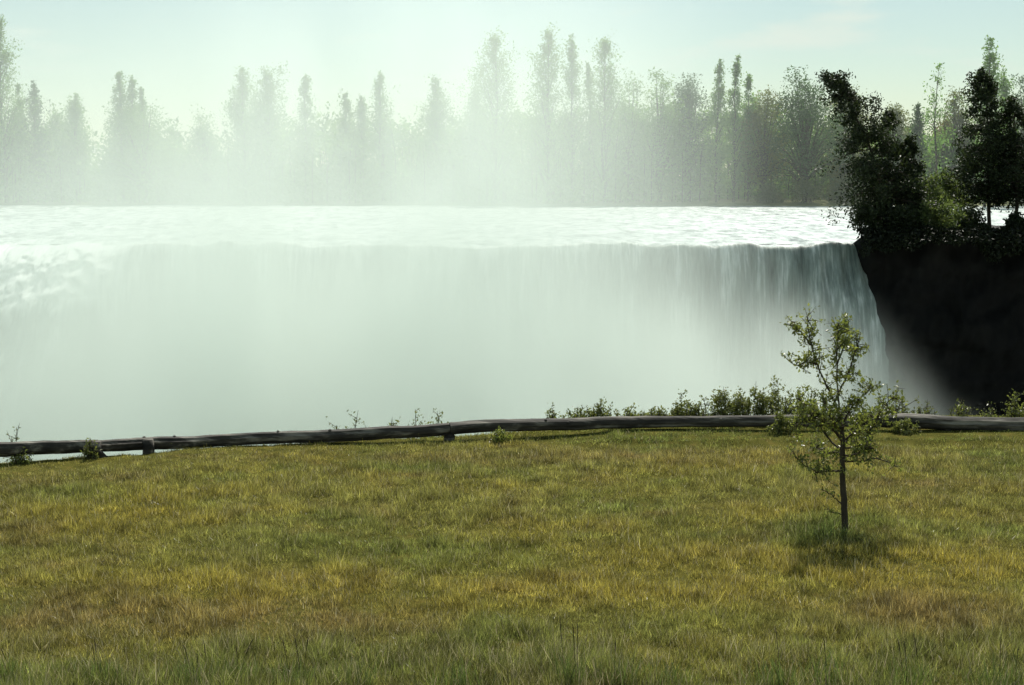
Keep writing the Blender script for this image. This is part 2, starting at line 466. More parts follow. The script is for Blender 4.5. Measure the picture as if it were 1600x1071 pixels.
# ------------------------------------------------------------------ spray
def spray():
    x0, x1, y0, y1, z0, z1 = -150, 42, 52, 112, -25.5, 32
    Vb = np.array([(x, y, z) for x in (x0, x1) for y in (y0, y1) for z in (z0, z1)], float)
    Fb = [(0, 1, 3, 2), (4, 6, 7, 5), (0, 4, 5, 1), (2, 3, 7, 6), (0, 2, 6, 4), (1, 5, 7, 3)]
    m, nt, N, L, out = new_mat("spray_mist")
    def math_(op, a, b=None, c=None, clamp=False):
        n = N.new("ShaderNodeMath"); n.operation = op; n.use_clamp = clamp
        for k, v in enumerate((a, b, c)):
            if v is None: continue
            if isinstance(v, (int, float)): n.inputs[k].default_value = v
            else: L.new(v, n.inputs[k])
        return n.outputs[0]
    def sm(v, a, b, lo=0.0, hi=1.0):
        n = N.new("ShaderNodeMapRange"); n.interpolation_type = 'SMOOTHSTEP'
        L.new(v, n.inputs[0])
        for k, q in zip((1, 2, 3, 4), (a, b, lo, hi)): n.inputs[k].default_value = q
        return n.outputs[0]
    tc = N.new("ShaderNodeTexCoord"); sx = N.new("ShaderNodeSeparateXYZ")
    L.new(tc.outputs["Object"], sx.inputs[0])
    x, y, z = sx.outputs
    ns = noise_node(nt, 1.0, 3.0, 0.58, (0.11, 0.05, 0.05))
    nv = ns.outputs["Fac"]
    # billow the edge with the noise; the plume leans out to the right lower down
    wob = math_('MULTIPLY_ADD', nv, 20.0, -10.0)
    zlow = math_('MINIMUM', math_('ADD', z, 4.0), 0.0)
    xe = math_('ADD', math_('MULTIPLY', zlow, 0.8), math_('ADD', x, wob))
    xe = math_('ADD', xe, math_('MULTIPLY_ADD', y, -0.22, 24.0))
    xe = math_('ADD', xe, sm(z, -7.0, 1.0, 0.0, 3.0))
    side = sm(xe, 29.0, 2.0)                       # 0 beyond the right end of the fall
    leftfade = sm(math_('MULTIPLY_ADD', z, -1.2, x), -46.0, -14.0, 0.25, 1.0)
    hp = math_('POWER', 2.718, math_('MULTIPLY', math_('MAXIMUM', math_('ADD', z, 8.0), 0.0), -1.0 / 12.5))
    top = sm(z, 31.0, 10.0)
    yn = sm(y, 53.0, 88.0, 0.06, 1.0)
    yf = sm(y, 111.5, 105.0)
    nz = sm(nv, 0.3, 0.7, 0.35, 1.65)
    d = math_('POWER', side, 1.35)
    for q in (leftfade, hp, top, yn, yf, nz): d = math_('MULTIPLY', d, q)
    d = math_('MULTIPLY', d, 0.122)
    # spray thrown out to the right at the foot of the fall
    f2 = sm(math_('ADD', math_('MULTIPLY_ADD', z, 0.85, 4.2), math_('MULTIPLY_ADD', nv, 16.0, math_('ADD', x, -8.0))), 28.5, 17.0)
    for q in (sm(z, -2.0, -12.0), sm(y, 86.0, 98.0), nz): f2 = math_('MULTIPLY', f2, q)
    d = math_('MULTIPLY_ADD', f2, 0.14, d)
    # spray rolling forward low in the gorge
    f3 = sm(math_('ADD', x, wob), 22.0, 0.0)
    for q in (sm(z, -5.0, -15.0), sm(y, 53.0, 68.0), sm(y, 92.0, 80.0), nz): f3 = math_('MULTIPLY', f3, q)
    d = math_('MULTIPLY_ADD', f3, 0.06, d)
    v = N.new("ShaderNodeVolumePrincipled")
    v.inputs["Color"].default_value = (0.86, 0.932, 0.885, 1)
    v.inputs["Anisotropy"].default_value = 0.5
    L.new(d, v.inputs["Density"])
    L.new(v.outputs[0], out.inputs["Volume"])
    try: m.cycles.volume_step_rate = 1.0
    except Exception: pass
    return tag(mesh_np("spray_mist", Vb, Fb, mat=m), kind="stuff",
               label="white spray rising from the waterfall and drifting over the far trees")
spray()

# thin vapour standing over the river between the fall and the far bank
def vapour():
    m, nt, N, L, out = new_mat("river_vapour")
    v = N.new("ShaderNodeVolumePrincipled")
    v.inputs["Color"].default_value = (0.86, 0.932, 0.885, 1); v.inputs["Anisotropy"].default_value = 0.45
    v.inputs["Density"].default_value = 0.0005
    L.new(v.outputs[0], out.inputs["Volume"])
    Vb = np.array([(x, y, z) for x in (-380, 380) for y in (132, 262) for z in (-3, 44)], float)
    Fb = [(0, 1, 3, 2), (4, 6, 7, 5), (0, 4, 5, 1), (2, 3, 7, 6), (0, 2, 6, 4), (1, 5, 7, 3)]
    tag(mesh_np("river_vapour", Vb, Fb, mat=m), "thin vapour hanging over the river before the far wood", kind="stuff")
vapour()

# ------------------------------------------------------------------ trees
def axis_tree(name, label, base, axis, width, nbr, leaf, nleaf, seed, mat, beta=(60, 75), t0=0.08, prof=None,
              sag=0.0, trunk_r=None, parent_cat="tree", group=None, spread=0.35, ragged=0.45, ustart=0.3):
    """a tree grown on a bent axis: tapered trunk, limbs at angle beta, leaf faces along the limbs"""
    rng = np.random.default_rng(seed)
    axis = np.asarray(axis, float)
    seg = np.linalg.norm(np.diff(axis, axis=0), axis=1); cum = np.concatenate([[0], np.cumsum(seg)]); H = cum[-1]
    def P(t): return np.array([np.interp(t * H, cum, axis[:, k]) for k in range(3)])
    prof = prof or (lambda t: (0.35 + 0.65 * min(1, t / 0.3)) * (1 - max(0, t - 0.3) / 0.72) ** 0.8)
    root = thing(name, label, parent_cat, base, group)
    tr = Tubes()
    r0 = trunk_r or H * 0.009
    ts = np.linspace(0, 0.97, 9)
    pts = np.array([P(t) for t in ts]); pts[1:-1, :2] += rng.normal(0, H * 0.006, (7, 2))
    tr.add(pts, r0 * (1 - ts) ** 0.8 + 0.01, 7)
    lo, hi = math.radians(beta[0]), math.radians(beta[1])
    LP = []; LC = []
    per = max(4, nleaf // nbr)
    for k in range(nbr):
        t = t0 + (0.99 - t0) * rng.uniform() ** 0.9
        pr_ = prof(t)
        R = width * 0.5 * pr_ * rng.uniform(1 - ragged, 1.08)
        if rng.uniform() < 0.07: R *= 1.3
        b = rng.uniform(lo, hi); ph = rng.uniform(0, 2 * math.pi)
        Lb = min(R / max(0.25, math.cos(b)), H * 0.36)
        o = P(t)
        d = np.array([math.cos(ph) * math.cos(b), math.sin(ph) * math.cos(b), math.sin(b)])
        q = np.linspace(0, 1, 5)
        path = o + np.outer(q, d) * Lb + np.outer(q ** 2, [0, 0, -sag * Lb])
        if Lb > 0.10 * width:
            tr.add(path[:4], r0 * 0.35 * (1 - t * 0.8) * (1 - q[:4] * 0.85) + 0.008, 4, cap=False)
        nt_ = 6
        for q_ in range(nt_):
            u = rng.uniform(ustart, 1.0)
            o2 = np.array([np.interp(u, q, path[:, j]) for j in range(3)])
            d2 = unit(d + rng.normal(0, 0.75, 3) + np.array([0, 0, -sag])) * Lb * rng.uniform(0.2, 0.5) * (1.25 - 0.6 * u)
            m_ = max(2, int(per / nt_ * rng.uniform(0.6, 1.4) * (0.2 + 1.0 * pr_)))
            sd = min(spread * 0.16 * Lb, 0.5) + leaf * 0.3
            LP.append(o2 + np.outer(rng.uniform(0, 1.0, m_), d2) + np.clip(rng.normal(0, 1, (m_, 3)), -1.3, 1.3) * sd); LC.append(np.full(m_, rng.uniform()))
    m_ = max(6, per // 2); q_ = rng.uniform(0.88, 1.0, m_)
    LP.append(np.array([P(t_) for t_ in q_]) + np.clip(rng.normal(0, 1, (m_, 3)), -1.5, 1.5) * (0.05 * width * (1.02 - q_) / 0.1)[:, None]); LC.append(np.full(m_, 0.6))
    LP = np.concatenate(LP); LC = np.concatenate(LC)
    ok = LP[:, 2] > 0.02
    tr.build("trunk", M_BARK, root)
    crown_mesh(LP[ok], leaf, rng, mat, root, clump=LC[ok], up=0.25 if beta[0] > 20 else -0.2)
    return root

def broad_tree(name, label, base, h, w, leaf, nleaf, seed, mat, low=0.12, cat="tree", group=None, nclump=46, lean=0.0, stems=1):
    """spreading crown: limbs run out to leaf clumps spread through an uneven volume"""
    rng = np.random.default_rng(seed)
    root = thing(name, label, cat, base, group)
    tr = Tubes()
    r0 = h * 0.022
    fork = h * max(low, 0.12)
    if stems == 1:
        tr.add([(0, 0, -0.2), (0.01 * h, 0, fork * 0.6), (lean * fork, 0.01 * h, fork * 1.5), (lean * h * 0.6, 0, h * 0.72)], [r0, r0 * 0.85, r0 * 0.65, r0 * 0.15], 7)
    cen = []
    for k in range(nclump):
        while True:
            p = rng.uniform(-1, 1, 3)
            if 0.18 < np.dot(p, p) < 1: break
        zz = (p[2] * 0.5 + 0.5)
        wid = 1 - 0.55 * max(0, zz - 0.45) / 0.55
        z = h * (low + (0.96 - low) * zz)
        c = np.array([p[0] * w * 0.5 * wid + lean * z, p[1] * w * 0.5 * wid, z])
        c[2] += h * 0.08 * rng.normal()
        c[2] = min(max(c[2], h * low * 0.7), h * 1.02)
        cen.append(c)
    cen = np.array(cen)
    LP = []; LC = []
    per = max(5, nleaf // nclump)
    for c in cen:
        if stems == 1:
            o = np.array([lean * fork, 0, fork + (c[2] - fork) * 0.35 * rng.uniform(0.3, 1)]) if c[2] > fork else np.array([0, 0, fork * 0.7])
        else:
            a = rng.uniform(0, 6.28); o = np.array([math.cos(a), math.sin(a), -0.02]) * [w * 0.12, w * 0.12, h]
        mid = o + (c - o) * 0.5 + np.array([0, 0, h * 0.04])
        tr.add([o, mid, c], [r0 * 0.35, r0 * 0.2, r0 * 0.05], 4, cap=False)
        s = rng.uniform(0.5, 1.3) * w * 0.085 + h * 0.012
        n = int(per * rng.uniform(0.5, 1.5))
        pts = c + np.clip(rng.normal(0, 1, (n, 3)), -1.4, 1.4) * np.array([s, s, s * rng.uniform(0.6, 1.5)])
        # leafy shoots poking out of the clump
        for q in range(2):
            dv = unit(rng.normal(size=3) + np.array([0, 0, 0.9])); m_ = max(3, n // 10)
            pts = np.concatenate([pts, c + np.outer(rng.uniform(0, 1, m_), dv) * s * 2.2 + rng.normal(0, s * 0.2, (m_, 3))])
        LP.append(pts); LC.append(np.full(len(pts), rng.uniform()))
    LP = np.concatenate(LP); LC = np.concatenate(LC)
    ok = LP[:, 2] > 0.03
    tr.build("trunk" if stems == 1 else "stems", M_BARK, root)
    crown_mesh(LP[ok], leaf, rng, mat, root, clump=LC[ok], name="crown" if stems == 1 else "foliage")
    return root

def far_base(px, Y):
    x, y, _ = at(px, 322, Y)
    return (x, y, -0.1 + 1.3 * float(sstep(2, 30, Y - FAR_Y)))

ppm = lambda Y: F_PX / Y
far = [  # kind, x px, top px, width px, Y, leaf material, label
 ('p', 10, 36, 52, 268, M_FARLEAF, "tallest pale poplar at the left edge of the far bank"),
 ('p', 37, 134, 20, 274, M_FARLEAF, "short thin spire just right of the tall left-edge poplar"),
 ('p', 60, 132, 26, 272, M_FARDARK, "narrow darker poplar standing second from the left edge"),
 ('b', 95, 165, 62, 278, M_FARLEAF, "hazy broad tree between the left poplars and the sky gap"),
 ('p', 121, 152, 34, 272, M_FARLEAF, "blunt pale poplar beside the sky gap at far left"),
 ('p', 193, 116, 28, 270, M_FARLEAF, "left twin of the paired pale poplars right of the sky gap"),
 ('p', 211, 120, 26, 270, M_FARLEAF, "right twin of the paired pale poplars right of the sky gap"),
 ('p', 224, 138, 18, 275, M_FARLEAF, "slim low spire right of the paired pale poplars"),
 ('b', 228, 166, 120, 268, M_FARLEAF, "wide rounded misty tree under the paired pale poplars"),
 ('b', 322, 178, 62, 272, M_FARLEAF, "small pointed misty tree alone between two sky gaps"),
 ('p', 384, 110, 40, 270, M_FARLEAF, "blunt columnar poplar rising just right of the open sky"),
 ('p', 421, 118, 58, 276, M_FARLEAF, "broad ragged poplar in the mist next to the blunt column"),
 ('p', 481, 118, 26, 274, M_FARLEAF, "faint spire in thickening mist left of the plume"),
 ('p', 542, 148, 26, 276, M_FARLEAF, "very faint short spire, leftmost of the three in dense mist"),
 ('p', 566, 150, 22, 276, M_FARLEAF, "very faint short spire, middle of the three in dense mist"),
 ('p', 598, 122, 34, 274, M_FARLEAF, "very faint taller spire, rightmost of the three in dense mist"),
 ('p', 682, 126, 40, 274, M_FARLEAF, "lone faint poplar in the densest mist left of the tall group"),
 ('p', 742, 142, 40, 276, M_FARLEAF, "shorter faint poplar at the left foot of the tall group"),
 ('p', 775, 62, 62, 268, M_FARLEAF, "tall wide misty poplar, first of the tall middle group"),
 ('p', 856, 52, 58, 268, M_FARLEAF, "tall wide misty poplar, second of the tall middle group"),
 ('p', 893, 54, 34, 270, M_FARLEAF, "slim tall misty poplar, third of the tall middle group"),
 ('p', 921, 100, 22, 274, M_FARLEAF, "thin lower spire between two tall misty poplars"),
 ('p', 945, 62, 48, 269, M_FARLEAF, "tall misty poplar, rightmost of the tall middle group"),
 ('b', 985, 128, 70, 274, M_FARLEAF, "pale rounded tree at the right foot of the tall group"),
 ('b', 1030, 116, 80, 272, M_FARLEAF, "broad olive tree right of the tall misty poplars"),
 ('b', 1075, 120, 70, 275, M_FARDARK, "broad darker tree left of the two thin spires"),
 ('p', 1119, 94, 24, 270, M_FARLEAF, "thin tall spire, left one of the close pair"),
 ('p', 1146, 90, 26, 270, M_FARLEAF, "thin tall spire, right one of the close pair"),
 ('p', 1168, 118, 26, 272, M_FARLEAF, "low pointed spire right of the thin pair"),
 ('b', 1192, 134, 78, 272, M_FARYEL, "yellowish rounded tree below the thin spires"),
 ('b', 1256, 122, 120, 270, M_FARDARK, "large feathery green tree left of the dark leaning tree"),
 ('b', 1318, 140, 76, 276, M_FARYEL, "yellow green tree behind the dark leaning tree"),
 ('p', 1396, 178, 60, 284, M_FARYEL, "low yellowish poplar clump behind the dark trees' gap"),
 ('p', 1428, 164, 24, 280, M_FARDARK, "dark blue green spire left of the sparse tall poplar"),
 ('p', 1456, 100, 34, 240, M_FARLEAF, "sparse tall poplar seen alone against sky above the islet"),
 ('p', 1474, 196, 44, 286, M_AUTUMN, "orange autumn tree behind the sparse tall poplar"),
 ('b', 1490, 138, 52, 282, M_FARYEL, "pale feathery tree between sparse poplar and dark conifer"),
 ('p', 1537, 60, 38, 250, M_FARLEAF, "tallest pale poplar rising behind the dark conifer"),
 ('p', 1562, 116, 30, 260, M_FARLEAF, "ragged pale poplar right of the tallest right-hand poplar"),
 ('b', 1600, 108, 70, 272, M_FARDARK, "dense blue green tree cut by the right edge"),
]
for i, (kind, px, py, wpx, Y, mat, label) in enumerate(far):
    b = far_base(px, Y)
    if Y < 262: b = (b[0], b[1], -0.7)
    h = at(px, py, Y)[2] - b[2]
    w = wpx / ppm(Y)
    rng = np.random.default_rng(500 + i)
    if kind == 'p':
        sparse = Y == 240
        ax = [(0, 0, -0.3), (rng.normal(0, .15), 0, h * 0.33), (rng.normal(0, .25), 0, h * 0.66), (rng.normal(0, .2), 0, h)]
        axis_tree("poplar_tree", label, b, ax, w * 1.6, 40 if sparse else 90, 0.46, int((1200 if sparse else 5600) * (0.5 + w / 6)), 500 + i, mat,
                  beta=(48, 74), t0=0.03, spread=0.5, ragged=0.5, ustart=0.15,
                  prof=lambda t: (0.75 + 0.25 * min(1, t / 0.3)) * max(0.04, 1 - max(0, t - 0.3) / 0.72) ** 0.75)
    else:
        broad_tree("broadleaf_tree", label, b, h, w * 1.12, 0.45, int(7000 * (0.4 + w / 12)), 500 + i, mat, low=0.05, nclump=80)

# the wood below and between the far trees: one mass
def woodland():
    rng = np.random.default_rng(77)
    LP = []; LC = []
    tr = Tubes()
    for k in range(1150):
        x = rng.uniform(-125, 125); Y = rng.uniform(268, 298) + (8 if x > 36 else 0)
        px = CX + x / Y * F_PX
        lim = np.interp(px, [-400, 0, 130, 150, 175, 190, 290, 300, 345, 360, 400, 700, 1000, 1200, 1340, 1400, 1500, 1700],
                        [180, 185, 185, 232, 232, 180, 185, 245, 245, 195, 168, 172, 150, 150, 170, 200, 195, 185])
        top = lim + rng.uniform(0, 50) if k % 4 else rng.uniform(255, 300)
        h = at(px, top, Y)[2]
        if h < 2: continue
        w = rng.uniform(4, 9)
        tr.add([(x, Y, 0), (x, Y, h * 0.5), (x + rng.normal(), Y, h * 0.9)], [0.12, 0.08, 0.02], 3, cap=False)
        for c in range(10):
            z = h * rng.uniform(0.05, 0.95) ** 1.15
            c0 = np.array([x + rng.normal(0, w * 0.28), Y + rng.normal(0, w * 0.28), z])
            n = int(rng.uniform(10, 22))
            LP.append(c0 + rng.normal(0, 1, (n, 3)) * w * 0.13); LC.append(np.full(n, rng.uniform()))
    LP = np.concatenate(LP); LC = np.concatenate(LC); ok = LP[:, 2] > 0.1
    o = crown_mesh(LP[ok], 0.88, rng, M_FARLEAF, None, clump=LC[ok], name="woodland")
    tag(o, "hazy green wood massed along the far river bank", kind="stuff")
    t = tr.build("trunks", M_BARK, o); t["kind"] = "stuff"
woodland()

# low bushes on the far bank, right of the mist
for i, (px, py, wpx, Y, lab) in enumerate([
    (1205, 288, 50, 267, "dark low bush at the water's edge on the far bank, left of three"),
    (1262, 280, 70, 268, "olive bush on the far bank, middle of three by the water"),
    (1318, 276, 60, 268, "olive bush on the far bank, next to the dark leaning tree")]):
    b = far_base(px, Y)
    broad_tree("bank_bush", lab, b, at(px, py, Y)[2] - b[2], wpx / ppm(Y), 0.5, 1200, 800 + i, M_BUSHLEAF, low=0.05, cat="bush", group="bushes on the far bank", nclump=30, stems=2)

# ------------------------------------------------------------------ dark trees on the cliff top
def cliff_tree(label, basepx, Y, pts_px, wpx, nbr, nleaf, seed, mat=M_DARKLEAF, beta=(-15, 35), sag=0.25, leaf=0.24, t0=0.03, name="cliff_tree", prof=None, spread=0.4):
    x, y, _ = at(basepx, 370, Y); z = bank_z(x, y) - 0.15
    ax = []
    rng = np.random.default_rng(seed)
    for (px, py) in pts_px:
        p = at(px, py, Y); ax.append((p[0] - x, rng.normal(0, 0.3), p[2] - z))
    ax[0] = (ax[0][0], 0, -0.2)
    return axis_tree(name, label, (x, y, z), ax, wpx / ppm(Y), nbr, leaf, nleaf, seed, mat, beta=beta, t0=t0, sag=sag,
                     trunk_r=0.16, prof=prof, spread=spread, ragged=0.6, ustart=0.2)
fat = lambda t: (0.75 + 0.25 * min(1, t / 0.25)) * max(0.22, 1 - max(0, t - 0.45) / 0.62) ** 0.75
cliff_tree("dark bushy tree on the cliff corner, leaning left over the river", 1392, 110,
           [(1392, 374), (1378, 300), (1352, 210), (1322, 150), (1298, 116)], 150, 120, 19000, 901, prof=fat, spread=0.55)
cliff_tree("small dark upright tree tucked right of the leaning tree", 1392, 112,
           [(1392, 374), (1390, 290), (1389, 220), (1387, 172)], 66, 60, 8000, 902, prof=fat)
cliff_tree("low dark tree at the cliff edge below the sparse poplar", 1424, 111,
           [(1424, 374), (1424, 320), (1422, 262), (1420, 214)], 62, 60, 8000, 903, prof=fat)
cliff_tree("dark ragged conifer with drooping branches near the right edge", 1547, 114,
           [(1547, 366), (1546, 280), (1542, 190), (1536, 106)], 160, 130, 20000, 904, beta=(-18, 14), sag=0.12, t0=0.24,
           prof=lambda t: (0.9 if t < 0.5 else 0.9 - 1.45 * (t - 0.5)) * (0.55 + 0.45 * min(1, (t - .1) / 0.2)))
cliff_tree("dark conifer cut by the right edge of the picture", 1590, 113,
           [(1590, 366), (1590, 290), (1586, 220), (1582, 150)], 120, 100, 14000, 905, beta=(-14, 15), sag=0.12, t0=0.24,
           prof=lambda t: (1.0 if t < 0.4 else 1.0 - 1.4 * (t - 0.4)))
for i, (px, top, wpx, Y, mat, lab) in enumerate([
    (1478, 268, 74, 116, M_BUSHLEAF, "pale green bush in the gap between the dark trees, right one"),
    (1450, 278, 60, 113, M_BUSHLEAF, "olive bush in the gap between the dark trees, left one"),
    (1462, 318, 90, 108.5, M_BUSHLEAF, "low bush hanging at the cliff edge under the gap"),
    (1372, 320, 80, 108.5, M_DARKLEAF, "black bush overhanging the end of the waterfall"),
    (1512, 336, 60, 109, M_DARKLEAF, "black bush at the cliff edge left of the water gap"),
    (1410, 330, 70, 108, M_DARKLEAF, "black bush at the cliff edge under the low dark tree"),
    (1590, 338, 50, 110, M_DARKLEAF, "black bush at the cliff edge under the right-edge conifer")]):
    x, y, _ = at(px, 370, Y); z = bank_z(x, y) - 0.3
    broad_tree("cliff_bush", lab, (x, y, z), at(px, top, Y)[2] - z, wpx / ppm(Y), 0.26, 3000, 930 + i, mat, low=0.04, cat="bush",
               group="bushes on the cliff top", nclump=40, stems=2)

def rim_growth():
    rng = np.random.default_rng(33)
    n = 26000
    x = rng.uniform(26.3, 62, n)
    depth = np.clip(fbm(x * 0.5, x * 0 + 6, 301, 4) * 3.0 - 0.7, 0.15, 3)
    z = 0.75 - rng.uniform(0, 1, n) ** 1.4 * (depth + 0.7) + 0.4 * (fbm(x * 0.9, x * 0, 302, 3) - 0.5)
    y = LIP_Y - 3.4 + rng.normal(0, 0.55, n) + np.clip(z, 0, 1) * 2.0 - 0.3 * fbm(x * 0.4, z * 0.5, 303, 3)
    P = np.stack([x, y, z], 1)
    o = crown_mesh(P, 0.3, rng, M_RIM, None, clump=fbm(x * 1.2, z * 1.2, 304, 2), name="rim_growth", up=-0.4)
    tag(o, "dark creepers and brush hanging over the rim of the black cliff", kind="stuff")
rim_growth()

# ------------------------------------------------------------------ log fence
def fence():
    rng = np.random.default_rng(11)
    # top and bottom edge of the rail in the photograph
    TX = [-150, 0, 155, 300, 420, 540, 650, 760, 880, 1000, 1120, 1250, 1340, 1420, 1500, 1600, 1760]
    TY = [694, 690, 687, 681, 675, 670, 664, 657, 654, 651, 650, 648, 647, 647, 650, 653, 656]
    TH = [23, 23, 21, 21, 21, 20, 21, 20, 19, 19, 19, 19, 20, 22, 23, 23, 23]
    root = thing("log_fence", "low rail of long weathered logs on short posts along the meadow's edge", "fence", (0, 24, 0))
    def railpt(px):
        yt = np.interp(px, TX, TY); th = np.interp(px, TX, TH)
        y = 23.5
        for k in range(5):
            p = at(px, yt + th / 2, y); y = float(fence_y(p[0]))
        p = at(px, yt + th / 2, y)
        return np.array(p) - [0, 24, 0], th * 0.5 / ppm(y)
    spans = [(-150, 153), (154, 702), (703, 1243), (1244, 1760)]
    for a, b in spans:
        n = max(14, int((b - a) / 9))
        pts = []; rr = []; sd = int(rng.integers(0, 999))
        for px in np.linspace(a, b, n):
            p, r = railpt(px); w_ = float(fbm(px * 0.02, 1.0 + sd, 70, 3)) - 0.5
            pts.append(p + np.array([0, 0.05 * w_, 0.03 * w_])); rr.append(r * (1.0 + 0.22 * (float(fbm(px * 0.012, 5.0 + sd, 71, 3)) - 0.5)))
        a0 = rng.uniform(-0.09, 0.07, 20); a1 = rng.uniform(-0.09, 0.07, 20)
        ridge = lambda q, a0=a0, a1=a1: 1 + a0 * (1 - q) + a1 * q
        tb = Tubes(); tb.add(pts, rr, 20, rough=0.025, rng=rng, ridge=ridge); rail = tb.build("rail", M_LOG, root, smooth=False)
        for k in range(max(2, n // 14)):                    # stubs of lopped branches
            c = int(rng.integers(3, n - 3)); ang = rng.uniform(0.3, 2.6)
            d_ = np.array([rng.uniform(-0.4, 0.4), -math.cos(ang) * 0.8 - 0.2, math.sin(ang)]); d_ /= np.linalg.norm(d_)
            kn = Tubes(); kn.add([pts[c], pts[c] + d_ * rr[c] * 0.9, pts[c] + d_ * rr[c] * 1.16], [rr[c] * 0.36, rr[c] * 0.3, rr[c] * 0.2], 7, rough=0.1, rng=rng)
            kn.build("branch_stub", M_LOG, rail)
    for px in (-120, 152, 234, 702, 1243, 1480, 1700):
        p, r = railpt(px)
        front = px in (152, 234)
        q = p + ([0, -r * 0.9, r * 0.9] if front else [0, 0.02, -r * 0.6])
        gz = float(field_z(q[0], q[1] + 24))
        tb = Tubes(); tb.add([(q[0] - 0.02, q[1], gz - 0.3), (q[0], q[1], (gz + q[2]) / 2), (q[0], q[1], q[2])], [0.1, 0.095, 0.09], 9, rough=0.08, rng=rng)
        tb.build("post", M_LOG, root)
    # slanting brace beside the second post
    a, r = railpt(146); b, _ = railpt(172)
    tb = Tubes(); tb.add([a + [0, -r * 1.15, 0.06], (a + b) / 2 + [0, -r * 1.35, -0.08], [b[0], b[1] - r * 2.0, float(field_z(b[0], b[1] + 24 - r * 2)) - 0.05]], [0.045, 0.05, 0.05], 7, rough=0.1, rng=rng)
    tb.build("brace", M_LOG, root)
fence()

# ------------------------------------------------------------------ shrubs along the fence
def shrub(label, px, top, wpx, seed, Yoff=0.7, n=900, leaf=0.05, mat=M_SHRUB, name="shrub", group="shrubs behind the log fence", nst=9):
    rng = np.random.default_rng(seed)
    y = 24.0
    for k in range(5):
        x = at(px, 660, y)[0]; y = float(fence_y(x)) + Yoff
    z = float(field_z(x, y)) - 0.05
    h = at(px, top, y)[2] - z; w = wpx / ppm(y)
    root = thing(name, label, "shrub", (x, y, z), group)
    tr = Tubes(); LP = []; LC = []
    for s in range(nst):
        ph = rng.uniform(0, 6.28); r = w * 0.5 * math.sqrt(rng.uniform(0, 1))
        tip = np.array([math.cos(ph) * r, math.sin(ph) * r * 0.7, h * (1 - 0.5 * (r / (w * 0.5 + 1e-6)) ** 2) * rng.uniform(0.65, 1.0)])
        if s == 0: tip = np.array([rng.normal(0, w * 0.06), 0, h])
        base = np.array([tip[0] * 0.35, tip[1] * 0.35, 0])
        q = np.linspace(0, 1, 5)
        path = base + np.outer(q, tip - base) + np.outer(np.sin(q * 3.1), rng.normal(0, 0.03, 3))
        tr.add(path, 0.009 * (1 - q * 0.7), 4, cap=False)
        per = n // nst
        for tw in range(7):
            u = rng.uniform(0.25, 0.97)
            o = np.array([np.interp(u, q, path[:, j]) for j in range(3)])
            d = unit(rng.normal(size=3) + np.array([0, 0, 0.8])) * h * rng.uniform(0.1, 0.24)
            tr.add([o, o + d * 0.6, o + d], [0.005, 0.004, 0.002], 3, cap=False)
            m = max(3, per // 7)
            LP.append(o + np.outer(rng.uniform(0.1, 1.05, m), d) + rng.normal(0, leaf * 0.6, (m, 3))); LC.append(np.full(m, rng.uniform()))
    tr.build("stems", M_BARK, root)
    LP = np.concatenate(LP); LC = np.concatenate(LC); ok = LP[:, 2] > 0.02
    crown_mesh(LP[ok], leaf, rng, mat, root, clump=LC[ok], name="foliage", up=0.3)
    return root

shrubs = [
 (22, 668, 26, "wispy shrub at the left edge above the log rail", 220),
 (554, 641, 74, "leafy shrub with flat top above the rail, left of the twin tufts", 500),
 (613, 652, 14, "single small sprig above the rail beside the twin tufts", 70),
 (650, 640, 34, "left tuft of the dark twin tufts above the rail", 420),
 (683, 643, 34, "right tuft of the dark twin tufts above the rail", 420),
 (862, 634, 18, "thin upright sprig that starts the row of shrubs behind the rail", 150),
 (896, 636, 50, "low shrub between the thin sprig and the bushy tuft", 500),
 (935, 624, 56, "bushy tuft, tallest in the middle of the rail", 800),
 (985, 632, 50, "low sparse shrub right of the bushy tuft", 350),
 (1028, 636, 50, "low shrub left of the rounded double shrub", 500),
 (1066, 618, 52, "rounded shrub with two raised tips behind the rail", 800),
 (1098, 622, 30, "spindly shrub right of the rounded one", 260),
 (1140, 604, 60, "tall leafy shrub, left one of the big group by the sapling", 1100),
 (1172, 596, 70, "tall leafy shrub, middle one of the big group by the sapling", 1300),
 (1216, 592, 80, "tall leafy shrub, right one of the big group by the sapling", 1400),
 (1262, 606, 70, "leafy shrub partly hidden by the sapling's left side", 1000),
 (1405, 624, 40, "sparse shrub just right of the sapling behind the rail", 260),
 (1445, 624, 40, "thin weedy shrub before the dark cliff, left of three", 200),
 (1500, 620, 46, "thin weedy shrub before the dark cliff, middle of three", 240),
 (1545, 632, 40, "thin weedy shrub before the dark cliff, right of three", 200),
 (1590, 614, 54, "leafy shrub at the right edge behind the rail", 560),
]
for i, (px, top, w, lab, n) in enumerate(shrubs):
    shrub(lab, px, top, w * 1.15, 1000 + i, n=int(n * 1.25), leaf=0.055, nst=12)
shrub("small dark shrub under the rail at the left edge", 32, 706, 34, 1050, Yoff=-0.15, n=420, leaf=0.045, group="shrubs in front of the log fence", mat=M_SAPLEAF)
shrub("round dark weed under the middle of the rail", 782, 672, 44, 1051, Yoff=-0.35, n=700, leaf=0.05, group="shrubs in front of the log fence", mat=M_SAPLEAF)
shrub("weedy tuft climbing over the rail by the braced post", 140, 684, 22, 1052, Yoff=-0.25, n=260, leaf=0.05, group="shrubs in front of the log fence")
shrub("leafy tuft hiding the rail beside the sapling, left", 1222, 644, 60, 1053, Yoff=-0.3, n=900, leaf=0.05, group="shrubs in front of the log fence")
shrub("bright leafy tuft right of the sapling under the rail", 1420, 656, 60, 1054, Yoff=-0.35, n=700, leaf=0.05, group="shrubs in front of the log fence")

